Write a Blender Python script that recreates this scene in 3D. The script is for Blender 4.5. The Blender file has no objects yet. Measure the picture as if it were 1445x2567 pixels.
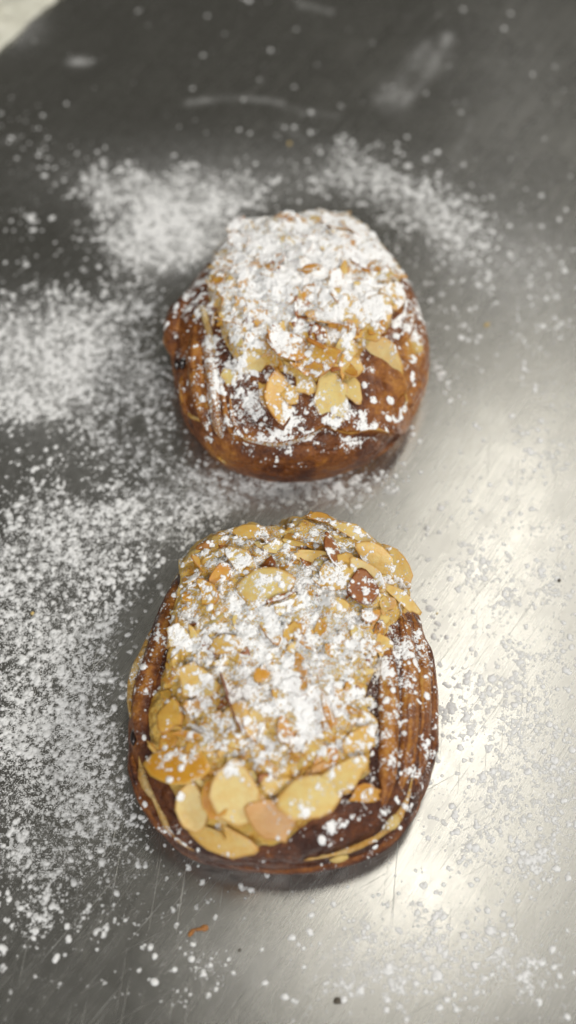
import bpy, math, random
import numpy as np
from mathutils import Vector, Matrix
from mathutils.bvhtree import BVHTree

random.seed(7); RNG = np.random.default_rng(11)
SC = bpy.context.scene
COL = SC.collection
CM = 0.01                      # everything below is written in centimetres

# ------------------------------------------------------------------ camera
ALPHA = math.radians(28.0)     # tilt away from looking straight down
FPX = 1283.5 / math.tan(math.radians(22.5))
HC = 39.6
CAM = np.array([0.0, -HC * math.tan(ALPHA), HC])
RIGHT = np.array([1.0, 0, 0]); UP = np.array([0, math.cos(ALPHA), math.sin(ALPHA)])
FWD = np.array([0, math.sin(ALPHA), -math.cos(ALPHA)])
cd = bpy.data.cameras.new('camera'); cam = bpy.data.objects.new('camera', cd); COL.objects.link(cam)
cam.location = tuple(CAM * CM); cam.rotation_euler = (ALPHA, 0, 0)
cd.sensor_fit = 'VERTICAL'; cd.sensor_height = 24.0; cd.lens = 12.0 / math.tan(math.radians(22.5))
cd.clip_start = 0.01; cd.clip_end = 50
cd.dof.use_dof = True; cd.dof.focus_distance = 0.407; cd.dof.aperture_fstop = 2.7
SC.camera = cam

# ------------------------------------------------------------------ light
W = bpy.data.worlds.new('World'); SC.world = W; W.use_nodes = True
bgn = W.node_tree.nodes['Background']
bgn.inputs[0].default_value = (1.0, 0.955, 0.80, 1); bgn.inputs[1].default_value = 0.062
def area(name, loc, target, sx, sy, power, col):
    l = bpy.data.lights.new(name, 'AREA'); l.shape = 'RECTANGLE'; l.size = sx; l.size_y = sy
    l.energy = power; l.color = col
    o = bpy.data.objects.new(name, l); COL.objects.link(o); o.location = loc
    d = Vector(target) - Vector(loc); o.rotation_euler = d.to_track_quat('-Z', 'Y').to_euler()
    return o
# ceiling strip and an added panel are mirrored by the steel on the right, the others are added to light the food
pan = area('ceiling_strip_light', (0.250, 0.43, 1.35), (0.250, 0.43, 0), 0.14, 0.88, 1.50, (1.0, 0.95, 0.87)); pan.rotation_euler = (0, 0, math.radians(-17))
pan = area('added_panel', (0.42, 0.52, 1.42), (0.42, 0.52, 0), 0.56, 1.10, 1.6, (1.0, 0.97, 0.91)); pan.rotation_euler = (0, 0, math.radians(-17))  # dim panel added in place of the grey wall and ceiling the steel mirrors
area('added_panel', (1.45, 0.55, 1.20), (0.0, 0.0, 0), 0.45, 0.45, 23.5, (1.0, 0.965, 0.91))  # key light added at the right, clear of the steel's mirror directions
area('added_panel', (-0.70, -1.50, 1.35), (0.0, 0.0, 0), 0.5, 0.5, 17.5, (0.99, 0.98, 0.96))  # fill light added behind the camera to brighten sugar and pastries
area('added_panel', (0.30, -1.20, 1.55), (0.0, 0.0, 0), 0.5, 0.5, 15.0, (0.98, 0.98, 0.99))  # second added fill behind the camera, not mirrored by the steel
SC.view_settings.view_transform = 'Standard'; SC.view_settings.look = 'None'
SC.view_settings.exposure = 0.0; SC.view_settings.gamma = 1.0
SC.cycles.use_denoising = True
SC.cycles.max_bounces = 6

# ------------------------------------------------------------------ maths helpers
def P(px, py, z=0.0):
    """the place at height z (cm) that lies under a point of the photograph"""
    d = RIGHT * ((px - 722.5) / FPX) + UP * ((1283.5 - py) / FPX) + FWD
    return CAM + d * ((z - CAM[2]) / d[2])
def pix(V):
    q = V - CAM; w = q @ FWD
    return 722.5 + FPX * (q @ RIGHT) / w, 1283.5 - FPX * (q @ UP) / w
def vnoise(p, seed=0):
    p = np.asarray(p, float); i = np.floor(p).astype(np.int64); f = p - i; f = f * f * (3 - 2 * f)
    def h(a, b, c):
        n = (a * 374761393 + b * 668265263 + c * 2147483647 + seed * 1274126177) & 0xFFFFFFFF
        n = ((n ^ (n >> 13)) * 1274126177) & 0xFFFFFFFF
        n = ((n ^ (n >> 16)) * 2246822519) & 0xFFFFFFFF
        return ((n ^ (n >> 15)) & 0xFFFFFF) / float(0xFFFFFF)
    x, y, z = i[..., 0], i[..., 1], i[..., 2]; fx, fy, fz = f[..., 0], f[..., 1], f[..., 2]
    r = 0
    for dz in (0, 1):
        a = h(x, y, z + dz) * (1 - fx) + h(x + 1, y, z + dz) * fx
        b = h(x, y + 1, z + dz) * (1 - fx) + h(x + 1, y + 1, z + dz) * fx
        r = r + (a * (1 - fy) + b * fy) * ((1 - fz) if dz == 0 else fz)
    return r * 2 - 1
def fbm(p, o=4, seed=0):
    s = 0; a = 1; t = 0
    p = np.asarray(p, float)
    for k in range(o):
        s = s + a * vnoise(p * (2.03 ** k) + 17.3 * k, seed + k); t += a; a *= .5
    return s / t
def n2(x, y, sc, o=3, seed=0):
    return fbm(np.stack([x * sc, y * sc, np.zeros_like(x)], -1), o, seed)
def frac(x, y, sc, o, gain, seed):
    s = 0; a = 1.0; v = 0; p = np.stack([x * sc, y * sc, np.zeros_like(x)], -1)
    for k in range(o):
        s = s + a * vnoise(p * (2.07 ** k) + 11.7 * k, seed + k); v += a * a; a *= gain
    return s / (np.std(s) + 1e-9)
def cover(n, c):
    """n: noise of unit spread; above 0 over a share c of the area"""
    c = np.clip(c, .001, .999); return n + np.log(c / (1 - c)) / 1.702
def sstep(a, b, x):
    t = np.clip((x - a) / (b - a), 0, 1); return t * t * (3 - 2 * t)
def polydist(px, py, pts):
    """distance to a polyline (photo units) and the side of it"""
    best = np.full(np.shape(px), 1e9); side = np.zeros(np.shape(px))
    for (x0, y0), (x1, y1) in zip(pts[:-1], pts[1:]):
        dx, dy = x1 - x0, y1 - y0; L = dx * dx + dy * dy
        t = np.clip(((px - x0) * dx + (py - y0) * dy) / L, 0, 1)
        d = np.hypot(px - x0 - t * dx, py - y0 - t * dy); m = d < best
        best = np.where(m, d, best); side = np.where(m, np.sign(dx * (py - y0) - dy * (px - x0)), side)
    return best, side
def inside(px, py, pts):
    r = np.zeros(np.shape(px), bool); n = len(pts)
    for i in range(n):
        x0, y0 = pts[i]; x1, y1 = pts[(i + 1) % n]
        c = ((y0 > py) != (y1 > py)) & (px < (x1 - x0) * (py - y0) / ((y1 - y0) or 1e-9) + x0)
        r ^= c
    return r
def sdist(px, py, pts):
    d, _ = polydist(px, py, list(pts) + [pts[0]])
    return np.where(inside(px, py, pts), d, -d)
def blobs(px, py, L, base=0.0):
    r = np.full(np.shape(px), float(base))
    for cx, cy, rx, ry, a in L:
        r = r + a * np.exp(-(((px - cx) / rx) ** 2 + ((py - cy) / ry) ** 2))
    return r
def spline(pts, n):
    p = np.array(pts, float); p = np.vstack([2 * p[0] - p[1], p, 2 * p[-1] - p[-2]]); out = []
    segs = len(pts) - 1
    for k in range(n):
        s = k / (n - 1) * segs; i = min(int(s), segs - 1); t = s - i
        a, b, c, d = p[i], p[i + 1], p[i + 2], p[i + 3]
        out.append(.5 * (2 * b + (c - a) * t + (2 * a - 5 * b + 4 * c - d) * t * t + (3 * b - a - 3 * c + d) * t ** 3))
    return np.array(out)

# ------------------------------------------------------------------ mesh helpers
def mesh(name, V, F, mat, attrs=None, smooth=True, origin=(0, 0, 0)):
    """V and F in cm; F an (n,4) array or a list of tuples"""
    me = bpy.data.meshes.new(name)
    V = (np.asarray(V, float) - np.array(origin)) * CM
    if isinstance(F, np.ndarray):
        k = F.shape[1]; me.vertices.add(len(V)); me.vertices.foreach_set('co', V.astype(np.float32).ravel())
        me.loops.add(F.size); me.loops.foreach_set('vertex_index', F.astype(np.int32).ravel())
        me.polygons.add(len(F)); me.polygons.foreach_set('loop_start', np.arange(len(F), dtype=np.int32) * k)
        me.polygons.foreach_set('loop_total', np.full(len(F), k, np.int32))
        me.update(calc_edges=True)
    else:
        me.from_pydata([tuple(v) for v in V], [], F)
    me.validate()
    me.polygons.foreach_set('use_smooth', [smooth] * len(me.polygons))
    for a, vals in (attrs or {}).items():
        at = me.attributes.new(a, 'FLOAT', 'POINT'); at.data.foreach_set('value', np.asarray(vals, np.float32).ravel())
    me.materials.append(mat)
    return me
def obj(name, me, parent=None, **props):
    o = bpy.data.objects.new(name, me); COL.objects.link(o); o.parent = parent
    for k, v in props.items(): o[k] = v
    return o
def gridfaces(nu, nv, wrap=False):
    i, j = np.meshgrid(np.arange(nu if wrap else nu - 1), np.arange(nv - 1), indexing='ij')
    i2 = (i + 1) % nu
    return np.stack([i * nv + j, i2 * nv + j, i2 * nv + j + 1, i * nv + j + 1], -1).reshape(-1, 4)

# ------------------------------------------------------------------ materials
class NT:
    def __init__(s, name):
        s.m = bpy.data.materials.new(name); s.m.use_nodes = True; s.t = s.m.node_tree; s.n = s.t.nodes
        s.b = s.n['Principled BSDF']; s.out = s.n['Material Output']
    def new(s, typ, **kw):
        n = s.n.new(typ)
        for k, v in kw.items(): setattr(n, k, v)
        return n
    def link(s, a, b): s.t.links.new(a, b)
    def pos(s, scale=(100, 100, 100), rot=(0, 0, 0), off=(0, 0, 0)):
        g = s.new('ShaderNodeNewGeometry'); r = s.new('ShaderNodeMapping'); r.inputs['Rotation'].default_value = rot
        s.link(g.outputs['Position'], r.inputs[0])
        m = s.new('ShaderNodeMapping'); m.inputs['Scale'].default_value = scale; m.inputs['Location'].default_value = off
        s.link(r.outputs[0], m.inputs[0]); return m.outputs[0]
    def noise(s, vec, scale, detail=3, rough=.5, dist=0):
        n = s.new('ShaderNodeTexNoise'); n.inputs['Scale'].default_value = scale; n.inputs['Detail'].default_value = detail
        n.inputs['Roughness'].default_value = rough; n.inputs['Distortion'].default_value = dist
        s.link(vec, n.inputs['Vector']); return n.outputs[0]
    def vor(s, vec, scale):
        n = s.new('ShaderNodeTexVoronoi'); n.inputs['Scale'].default_value = scale; s.link(vec, n.inputs['Vector']); return n
    def ramp(s, fac, stops):
        r = s.new('ShaderNodeValToRGB'); e = r.color_ramp.elements
        while len(e) < len(stops): e.new(.5)
        for k, (p, c) in enumerate(stops): e[k].position = p; e[k].color = tuple(c) + (1,) if len(c) == 3 else c
        s.link(fac, r.inputs[0]); return r.outputs[0]
    def mr(s, v, a, b, c=0., d=1.):
        m = s.new('ShaderNodeMapRange'); m.inputs[1].default_value = a; m.inputs[2].default_value = b
        m.inputs[3].default_value = c; m.inputs[4].default_value = d; s.link(v, m.inputs[0]); return m.outputs[0]
    def math(s, op, a, b=None, clamp=False):
        m = s.new('ShaderNodeMath', operation=op, use_clamp=clamp)
        for k, v in enumerate((a, b)):
            if v is None: continue
            if isinstance(v, (int, float)): m.inputs[k].default_value = v
            else: s.link(v, m.inputs[k])
        return m.outputs[0]
    def mix(s, f, a, b):
        m = s.new('ShaderNodeMix', data_type='RGBA')
        for k, v in ((0, f), (6, a), (7, b)):
            if isinstance(v, (int, float)): m.inputs[k].default_value = v
            elif isinstance(v, tuple): m.inputs[k].default_value = v + (1,)
            else: s.link(v, m.inputs[k])
        return m.outputs[2]
    def attr(s, name):
        a = s.new('ShaderNodeAttribute', attribute_name=name); return a.outputs['Fac']
    def bump(s, h, dist, strength=1.0, prev=None):
        b = s.new('ShaderNodeBump'); b.inputs['Distance'].default_value = dist * CM; b.inputs['Strength'].default_value = strength
        s.link(h, b.inputs['Height'])
        if prev is not None: s.link(prev, b.inputs['Normal'])
        return b.outputs[0]

SUGAR = (0.80, 0.80, 0.785)
def grains(t, v, dens):
    """fine specks of sugar lying on a surface: 1 where a grain lies"""
    n1 = t.noise(v, 22, 2, .6); n0 = t.noise(v, 5.0, 3, .6)
    a = t.math('ADD', t.math('MULTIPLY', n1, .65), t.math('MULTIPLY', n0, .45))
    thr = t.math('SUBTRACT', .765, t.math('MULTIPLY', dens, .28))
    return t.math('MULTIPLY', t.math('SUBTRACT', a, thr), 14.0, True)

def m_crust():
    t = NT('baked_crust'); v = t.pos(); vl = t.pos((100, 100, 100))
    bake = t.attr('bake'); n = t.noise(v, 1.3, 5, .6); nf = t.noise(v, 7, 4, .65)
    k = t.math('ADD', bake, t.math('ADD', t.math('MULTIPLY', t.math('SUBTRACT', n, .5), .95), t.math('MULTIPLY', t.math('SUBTRACT', nf, .5), .5)))
    col = t.ramp(k, [(0.0, (.60, .44, .20)), (.22, (.52, .29, .06)), (.42, (.43, .18, .028)), (.62, (.235, .078, .015)), (.82, (.108, .032, .011)), (1.0, (.045, .014, .008))])
    g = grains(t, v, t.attr('dust'))
    t.link(t.mix(g, col, SUGAR), t.b.inputs['Base Color'])
    rg = t.mr(t.noise(v, 3, 3), .35, .7, .30, .58)
    t.link(t.math('ADD', rg, t.math('MULTIPLY', g, .5)), t.b.inputs['Roughness'])
    t.b.inputs['Specular IOR Level'].default_value = .36
    t.b.inputs['Coat Weight'].default_value = .05; t.b.inputs['Coat Roughness'].default_value = .25
    t.b.inputs['Subsurface Weight'].default_value = .06; t.b.inputs['Subsurface Radius'].default_value = (.4, .15, .05); t.b.inputs['Subsurface Scale'].default_value = .004
    lay = t.noise(t.pos((100, 100, 100)), 1.1, 4, .6, 1.6); lay = t.math('PINGPONG', t.math('MULTIPLY', lay, 9.0), .5)
    b0 = t.bump(lay, .05, .6); b1 = t.bump(t.noise(v, 3.2, 5, .6), .20, .9, b0); b2 = t.bump(t.noise(v, 16, 3, .6), .03, .7, b1); b3 = t.bump(g, .02, .8, b2)
    t.link(b3, t.b.inputs['Normal']); return t.m
def m_cream():
    t = NT('almond_cream'); v = t.pos(); n = t.noise(v, 2.2, 5, .65); n2_ = t.noise(v, 9, 3)
    k = t.math('ADD', t.math('MULTIPLY', n, .7), t.math('MULTIPLY', n2_, .3))
    col = t.ramp(k, [(.30, (.30, .11, .014)), (.39, (.56, .26, .03)), (.47, (.68, .41, .075)), (.60, (.72, .50, .14)), (.72, (.74, .57, .24))])
    g = grains(t, v, t.attr('dust'))
    t.link(t.mix(g, col, SUGAR), t.b.inputs['Base Color']); t.b.inputs['Roughness'].default_value = .48
    t.b.inputs['Subsurface Weight'].default_value = .15; t.b.inputs['Subsurface Radius'].default_value = (.5, .3, .1); t.b.inputs['Subsurface Scale'].default_value = .004
    b1 = t.bump(t.noise(v, 5, 5, .65), .18, .9); t.link(t.bump(g, .02, .8, b1), t.b.inputs['Normal']); return t.m
def m_flake(name, pale, deep, edge, dens):
    t = NT(name); v = t.pos(); oi = t.new('ShaderNodeObjectInfo')
    n = t.noise(v, 3.2, 4, .6)
    k = t.math('ADD', t.math('MULTIPLY', oi.outputs['Random'], .5), t.math('MULTIPLY', t.mr(n, .3, .7), .5))
    c = t.ramp(k, [(.25, pale), (.85, deep)])
    st = t.noise(v, 1.6, 5, .7, .6); c = t.mix(t.mr(st, .54, .70, 0, .55), c, deep)
    c = t.mix(t.math('MULTIPLY', t.attr('rim'), .85), c, edge)
    g = grains(t, v, t.mr(n, 0, 1, dens, dens))
    t.link(t.mix(g, c, SUGAR), t.b.inputs['Base Color'])
    t.b.inputs['Roughness'].default_value = .42; t.b.inputs['Specular IOR Level'].default_value = .45
    t.b.inputs['Subsurface Weight'].default_value = .35; t.b.inputs['Subsurface Radius'].default_value = (.6, .4, .15); t.b.inputs['Subsurface Scale'].default_value = .003
    t.link(t.bump(g, .02, .8, t.bump(t.noise(v, 10, 3), .03, .5)), t.b.inputs['Normal']); return t.m
def m_sugar(name='powdered_sugar', full=.013, lo=.34, c1=(.82, .82, .805), c2=(.90, .90, .89)):
    t = NT(name); v = t.pos(); n = t.noise(v, 14, 4, .7)
    t.link(t.mix(n, c1, c2), t.b.inputs['Base Color'])
    t.b.inputs['Roughness'].default_value = .95; t.b.inputs['Specular IOR Level'].default_value = .1
    t.link(t.bump(t.noise(v, 22, 4, .7), .03, .6), t.b.inputs['Normal'])
    k = t.math('ADD', t.attr('thick'), t.math('MULTIPLY', t.math('SUBTRACT', t.noise(v, 30, 3, .7), .5), .014))
    t.link(t.mr(k, .000, full, lo, 1.0), t.b.inputs['Alpha']); return t.m
def m_steel():
    t = NT('brushed_steel'); R_ = math.radians(-57)
    va = t.pos((30, 2200, 100), (0, 0, R_)); vb = t.pos((12, 220, 100), (0, 0, R_)); vc = t.pos((45, 3600, 100), (0, 0, R_ + .10)); v = t.pos()
    f1 = t.noise(va, 1, 3, .6); f2 = t.noise(vb, 1, 3, .6); f3 = t.noise(vc, .6, 2, .6)
    big = t.noise(v, .12, 4, .6)
    col = t.mix(f2, (.49, .485, .45), (.585, .58, .55))
    t.b.inputs['Metallic'].default_value = 1.0
    rg = t.math('ADD', t.math('ADD', .265, t.math('MULTIPLY', t.math('SUBTRACT', f1, .5), .12)), t.math('MULTIPLY', t.math('SUBTRACT', t.math('ADD', t.math('MULTIPLY', big, .6), t.math('MULTIPLY', t.noise(v, .55, 5, .65, .8), .4)), .5), .34))
    rg = t.math('ADD', rg, t.math('MULTIPLY', t.math('SUBTRACT', f2, .5), .07))
    # long single scratches
    f4 = t.noise(t.pos((30, 3000, 100), (0, 0, R_ - .45), (3, 5, 0)), .6, 2, .6); f5 = t.noise(t.pos((26, 3400, 100), (0, 0, R_ + .5), (9, 2, 0)), .6, 2, .6)
    sc = t.math('MULTIPLY', t.math('SUBTRACT', t.math('MAXIMUM', f3, t.math('SUBTRACT', t.math('MAXIMUM', f4, f5), .025)), .655), 11.0, True)
    t.link(col, t.b.inputs['Base Color']); t.link(t.math('ADD', rg, t.math('MULTIPLY', sc, .28)), t.b.inputs['Roughness'])
    t.b.inputs['Anisotropic'].default_value = .25
    tg = t.new('ShaderNodeTangent', direction_type='UV_MAP', uv_map='brush'); t.link(tg.outputs[0], t.b.inputs['Tangent'])
    t.link(t.bump(t.math('SUBTRACT', f1, sc), .004, .35, t.bump(t.noise(v, .30, 3), .05, .22)), t.b.inputs['Normal'])
    # film of dust: a diffuse layer with coverage from the attribute, plus fine grains
    d = t.new('ShaderNodeBsdfDiffuse'); d.inputs[0].default_value = SUGAR + (1,)
    g = grains(t, v, t.attr('dust'))
    film = t.math('MULTIPLY', t.attr('film'), t.mr(t.noise(v, 2.5, 5, .7), .3, .7, .5, 1.4))
    cov = t.math('MAXIMUM', t.math('MULTIPLY', g, .85), film, True)
    mx = t.new('ShaderNodeMixShader'); t.link(cov, mx.inputs[0]); t.link(t.b.outputs[0], mx.inputs[1]); t.link(d.outputs[0], mx.inputs[2])
    t.link(mx.outputs[0], t.out.inputs[0]); return t.m
def m_plain(name, c1, c2, rough, sc=5, bump=.03):
    t = NT(name); v = t.pos(); n = t.noise(v, sc, 4)
    t.link(t.mix(n, c1, c2), t.b.inputs['Base Color']); t.b.inputs['Roughness'].default_value = rough
    t.link(t.bump(n, bump, .8), t.b.inputs['Normal']); return t.m
M_CRUST = m_crust(); M_CREAM = m_cream(); M_SUGAR = m_sugar(); M_TSUGAR = m_sugar('powdered_sugar_thin', .024, .30, (.68, .68, .665), (.79, .79, .78)); M_STEEL = m_steel()
M_FL = [m_flake('almond_pale', (.68, .53, .21), (.64, .38, .08), (.48, .23, .05), .12),
        m_flake('almond_gold', (.64, .40, .085), (.55, .235, .025), (.32, .11, .02), .12),
        m_flake('almond_toasted', (.42, .16, .028), (.20, .055, .012), (.10, .03, .01), .15),
        m_flake('almond_amber', (.56, .28, .025), (.46, .18, .010), (.60, .36, .07), .02),
        m_flake('almond_blush', (.64, .38, .15), (.58, .29, .085), (.50, .26, .06), .08)]
M_DARK = m_plain('dark_chocolate_hole', (.012, .009, .009), (.03, .02, .018), .3)
M_CRUMB = m_plain('crumb_brown', (.22, .08, .015), (.40, .17, .03), .5, 8, .08)
M_CRUMBY = m_plain('crumb_yellow', (.50, .34, .08), (.60, .45, .18), .5, 8, .08)
M_SPECK = m_plain('crumb_dark', (.03, .025, .02), (.10, .08, .05), .6, 8, .05)
M_PAPER = m_plain('crumpled_sheet', (.50, .49, .40), (.66, .65, .56), .45, 1.2, .05)

# ------------------------------------------------------------------ sugar stamps
def stamp(X0, Y0, nx, ny, g, dens_fn, lam, rmin, rmax, pw, seed, size_fn=None):
    """a field of round heaps: positions by density, sizes by a power law"""
    r = np.random.default_rng(seed); H = np.zeros((nx, ny), np.float32)
    q = r.random(400000); rr = (rmin ** (1 - pw) + q * (rmax ** (1 - pw) - rmin ** (1 - pw))) ** (1 / (1 - pw))
    N = int(lam * nx * ny * g * g / float(np.mean(np.pi * rr ** 2)))
    x = r.random(N) * nx; y = r.random(N) * ny
    q = r.random(N); rad = (rmin ** (1 - pw) + q * (rmax ** (1 - pw) - rmin ** (1 - pw))) ** (1 / (1 - pw))
    d = dens_fn(X0 + x * g, Y0 + y * g); keep = r.random(N) < d
    x, y, rad = x[keep] - .5, y[keep] - .5, rad[keep]
    cls = np.ceil(rad / g).astype(int)
    for c in np.unique(cls):
        m = cls == c; xs, ys, rs = x[m], y[m], rad[m] / g
        el = 1 + .35 * (r.random(m.sum()) - .5); an = r.random(m.sum()) * 3.14; ca, sa = np.cos(an), np.sin(an)
        ix = np.round(xs).astype(int); iy = np.round(ys).astype(int)
        for ox in range(-c - 1, c + 2):
            for oy in range(-c - 1, c + 2):
                X = ix + ox; Y = iy + oy; ok = (X >= 0) & (X < nx) & (Y >= 0) & (Y < ny)
                dx = X - xs; dy = Y - ys; u = (dx * ca + dy * sa) * el; v = (-dx * sa + dy * ca) / el
                h = rs * g * (1 - (u * u + v * v) / (rs * rs)) * .55
                np.maximum.at(H, (X[ok], Y[ok]), h[ok].astype(np.float32))
    return H

# ------------------------------------------------------------------ the steel table
def nonuni(a, b, step, ext):
    core = np.arange(a, b + step / 2, step); out = []
    s = step; p = b
    while p < ext: s *= 1.35; p += s; out.append(p)
    lo = []; s = step; p = a
    while p > -ext: s *= 1.35; p -= s; lo.append(p)
    return np.concatenate([lo[::-1], core, out])
FILM = [  # smears and films of flour on the steel (photo units: x, y, rx, ry, amount)
    (1080, 150, 45, 40, .08), (1120, 100, 14, 16, .14), (990, 240, 40, 40, .10), (200, 155, 26, 10, .35), (450, 590, 140, 110, .30), (90, 920, 150, 140, .25),
    (1200, 640, 180, 110, .10), (1330, 700, 130, 130, .12), (250, 1300, 300, 300, .04), (600, 450, 450, 90, .10), (1300, 300, 180, 300, .05),
    (730, 1230, 200, 40, .15), (620, 2420, 160, 90, .07), (880, 2420, 90, 90, .10), (40, 60, 60, 50, .2)]
LINES = [([(470, 258), (560, 246), (640, 248), (710, 258)], 7, .32), ([(750, 12), (790, 18), (830, 30)], 7, .30),
         ([(1125, 95), (1090, 160), (1050, 215), (1010, 260)], 12, .22), ([(1070, 115), (1030, 160), (1000, 220), (950, 250)], 15, .16),
         ([(1190, 300), (1150, 370), (1120, 440)], 9, .10), ([(700, 315), (740, 330), (760, 350)], 8, .12), ([(0, 360), (40, 345)], 10, .2),
         ([(700, 262), (760, 280), (850, 290)], 7, .15)]
TD = [  # how thickly the sugar lies on the steel
    (450, 560, 125, 100, 1.7), (330, 620, 120, 70, .5), (230, 450, 60, 50, .45), (330, 480, 120, 50, .55), (530, 490, 110, 50, .6), (640, 470, 70, 40, .35),
    (840, 430, 90, 55, .65), (960, 470, 90, 70, .55), (1080, 540, 110, 80, .65), (1200, 560, 110, 70, .22), (1160, 660, 120, 80, .40), (760, 330, 50, 50, .12), (870, 370, 40, 30, .25),
    (80, 900, 130, 120, 1.5), (210, 880, 110, 90, .75), (250, 770, 100, 70, .45), (60, 420, 120, 100, .13), (60, 570, 50, 60, .12), (350, 760, 70, 60, .40),
    (340, 940, 90, 80, .60), (400, 1000, 60, 80, .45), (300, 1130, 130, 70, .55), (430, 1330, 110, 90, .35), (1000, 1250, 60, 40, .1), (60, 1010, 110, 50, .55), (200, 1010, 100, 60, .45), (480, 1190, 100, 60, .55),
    (620, 1230, 130, 50, .55), (800, 1215, 130, 40, .55), (930, 1170, 70, 50, .22), (60, 1180, 100, 60, .22), (130, 1320, 130, 80, .75), (350, 1290, 130, 60, .60), (560, 1280, 70, 40, .4),
    (30, 1440, 90, 80, .7), (220, 1430, 110, 70, .45), (90, 1590, 120, 80, .75), (270, 1580, 80, 60, .35), (110, 1720, 120, 70, .55), (250, 1700, 60, 60, .3),
    (60, 1850, 110, 80, .45), (220, 1830, 90, 60, .4), (160, 1960, 130, 70, .45), (40, 2010, 60, 50, .35), (270, 2040, 80, 70, .30), (60, 2150, 90, 60, .35), (200, 2160, 120, 60, .22),
    (300, 2260, 120, 70, .16), (60, 2290, 90, 50, .25), (130, 2420, 140, 110, .10), (470, 2230, 100, 50, .16), (500, 2390, 60, 40, .30), (560, 2450, 80, 60, .25), (460, 2500, 100, 50, .12),
    (1060, 850, 60, 100, .30), (1100, 960, 60, 70, .15), (1280, 850, 150, 100, .15), (1390, 950, 80, 100, .22), (1380, 720, 90, 100, .22),
    (1390, 1120, 80, 90, .30), (1320, 1230, 80, 80, .24), (1180, 1420, 120, 80, .16), (1280, 1480, 120, 100, .20), (1230, 1330, 110, 60, .12), (1390, 1450, 60, 100, .30), (1280, 1640, 120, 90, .20),
    (1400, 1680, 60, 130, .28), (1200, 1790, 110, 90, .34), (1330, 1860, 110, 80, .40), (1400, 1990, 70, 100, .45), (1240, 1990, 100, 90, .28), (1350, 2150, 110, 90, .34), (1180, 2140, 110, 80, .24),
    (1060, 2260, 100, 60, .24), (960, 2330, 110, 80, .32), (880, 2440, 120, 70, .30), (1060, 2420, 110, 90, .36), (1220, 2330, 120, 90, .28), (1300, 2450, 140, 90, .34), (750, 2330, 90, 60, .10), (1010, 1180, 60, 60, .04), (130, 1720, 230, 420, .24), (330, 1420, 120, 160, .20), (150, 2200, 230, 170, .13), (1240, 1700, 190, 520, .09), (740, 1235, 240, 40, .3), (320, 2120, 130, 90, .14), (520, 2260, 120, 60, .10), (420, 2440, 160, 90, .07), (1280, 1950, 200, 520, .10), (1120, 2430, 330, 120, .16), (130, 1980, 190, 330, .32)]
def table_density(x, y):
    V = np.stack([x, y, np.zeros_like(x)], -1); px, py = pix(V)
    d = blobs(px, py, TD, .007)
    cl = n2(x, y, .9, 4, 5); cl2 = n2(x, y, 3.2, 3, 9)
    d = d * np.clip(1 + 1.3 * cl + .9 * cl2, .05, 2.6)
    return np.clip(d * .62, 0, 1)
xs = nonuni(-17, 17, .14, 110); ys = nonuni(-20, 30, .14, 110)
XX, YY = np.meshgrid(xs, ys, indexing='ij'); V = np.stack([XX, YY, np.zeros_like(XX)], -1).reshape(-1, 3)
px, py = pix(V); behind = (V - CAM) @ FWD < 1; px[behind] = 9999
dens = blobs(px, py, TD, .02)
film = blobs(px, py, FILM, .022)
for pts, w, a in LINES:
    dd, _ = polydist(px, py, pts)
    film = film + .65 * a * np.exp(-(dd / w) ** 2) * (.6 + .6 * fbm(V * 1.3, 3, 3))
far = (px < -300) | (px > 1800) | (py < -400) | (py > 3000)
dens[far] = .05; film[far] = .02
me = mesh('steel_tabletop', V, gridfaces(len(xs), len(ys)), M_STEEL, {'dust': np.clip(dens * .8 + .10, 0, .72), 'film': np.clip(film, 0, .7)})
uv = me.uv_layers.new(name='brush'); li = np.zeros(len(me.loops), np.int32); me.loops.foreach_get('vertex_index', li)
a_ = math.radians(57); U = V @ np.array([math.cos(a_), math.sin(a_), 0]); Vv = V @ np.array([-math.sin(a_), math.cos(a_), 0])
uv.data.foreach_set('uv', np.stack([U[li] / 100, Vv[li] / 100], -1).astype(np.float32).ravel())
obj('steel_tabletop', me, kind='structure', label='scratched brushed stainless steel table top lightly filmed with flour')

g = .030; X0, Y0 = -15.5, -20.0; nx, ny = int(31 / g), int(50 / g)
GX, GY = np.meshgrid(X0 + (np.arange(nx) + .5) * g, Y0 + (np.arange(ny) + .5) * g, indexing='ij')
Hs = np.maximum(stamp(X0, Y0, nx, ny, g, table_density, 1.35, .020, .14, 2.2, 3), stamp(X0, Y0, nx, ny, g, lambda x, y: table_density(x, y) ** 1.5, .30, .10, .22, 2.5, 4) * .45)
nf = n2(GX, GY, 9.0, 3, 21); nm = n2(GX, GY, 4.0, 3, 23); Hs = Hs * (.6 + .6 * nf) - .005 - .030 * np.clip(-nf - .6 * nm, 0, 1)
PX, PY = pix(np.stack([GX, GY, np.zeros_like(GX)], -1)); DT = blobs(PX, PY, TD, .004)
DT = np.clip(DT * (1 + .9 * n2(GX, GY, .9, 4, 5)), 0, 2)
Fr = cover(frac(GX, GY, 5.2, 5, .85, 70), .55 * (1 - np.exp(-1.1 * DT)) * sstep(.15, .60, DT) + .22 * sstep(.9, 1.6, DT))
Hs = np.maximum(Hs, np.clip(Fr, -.3, 1.5) * .022)
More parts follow.
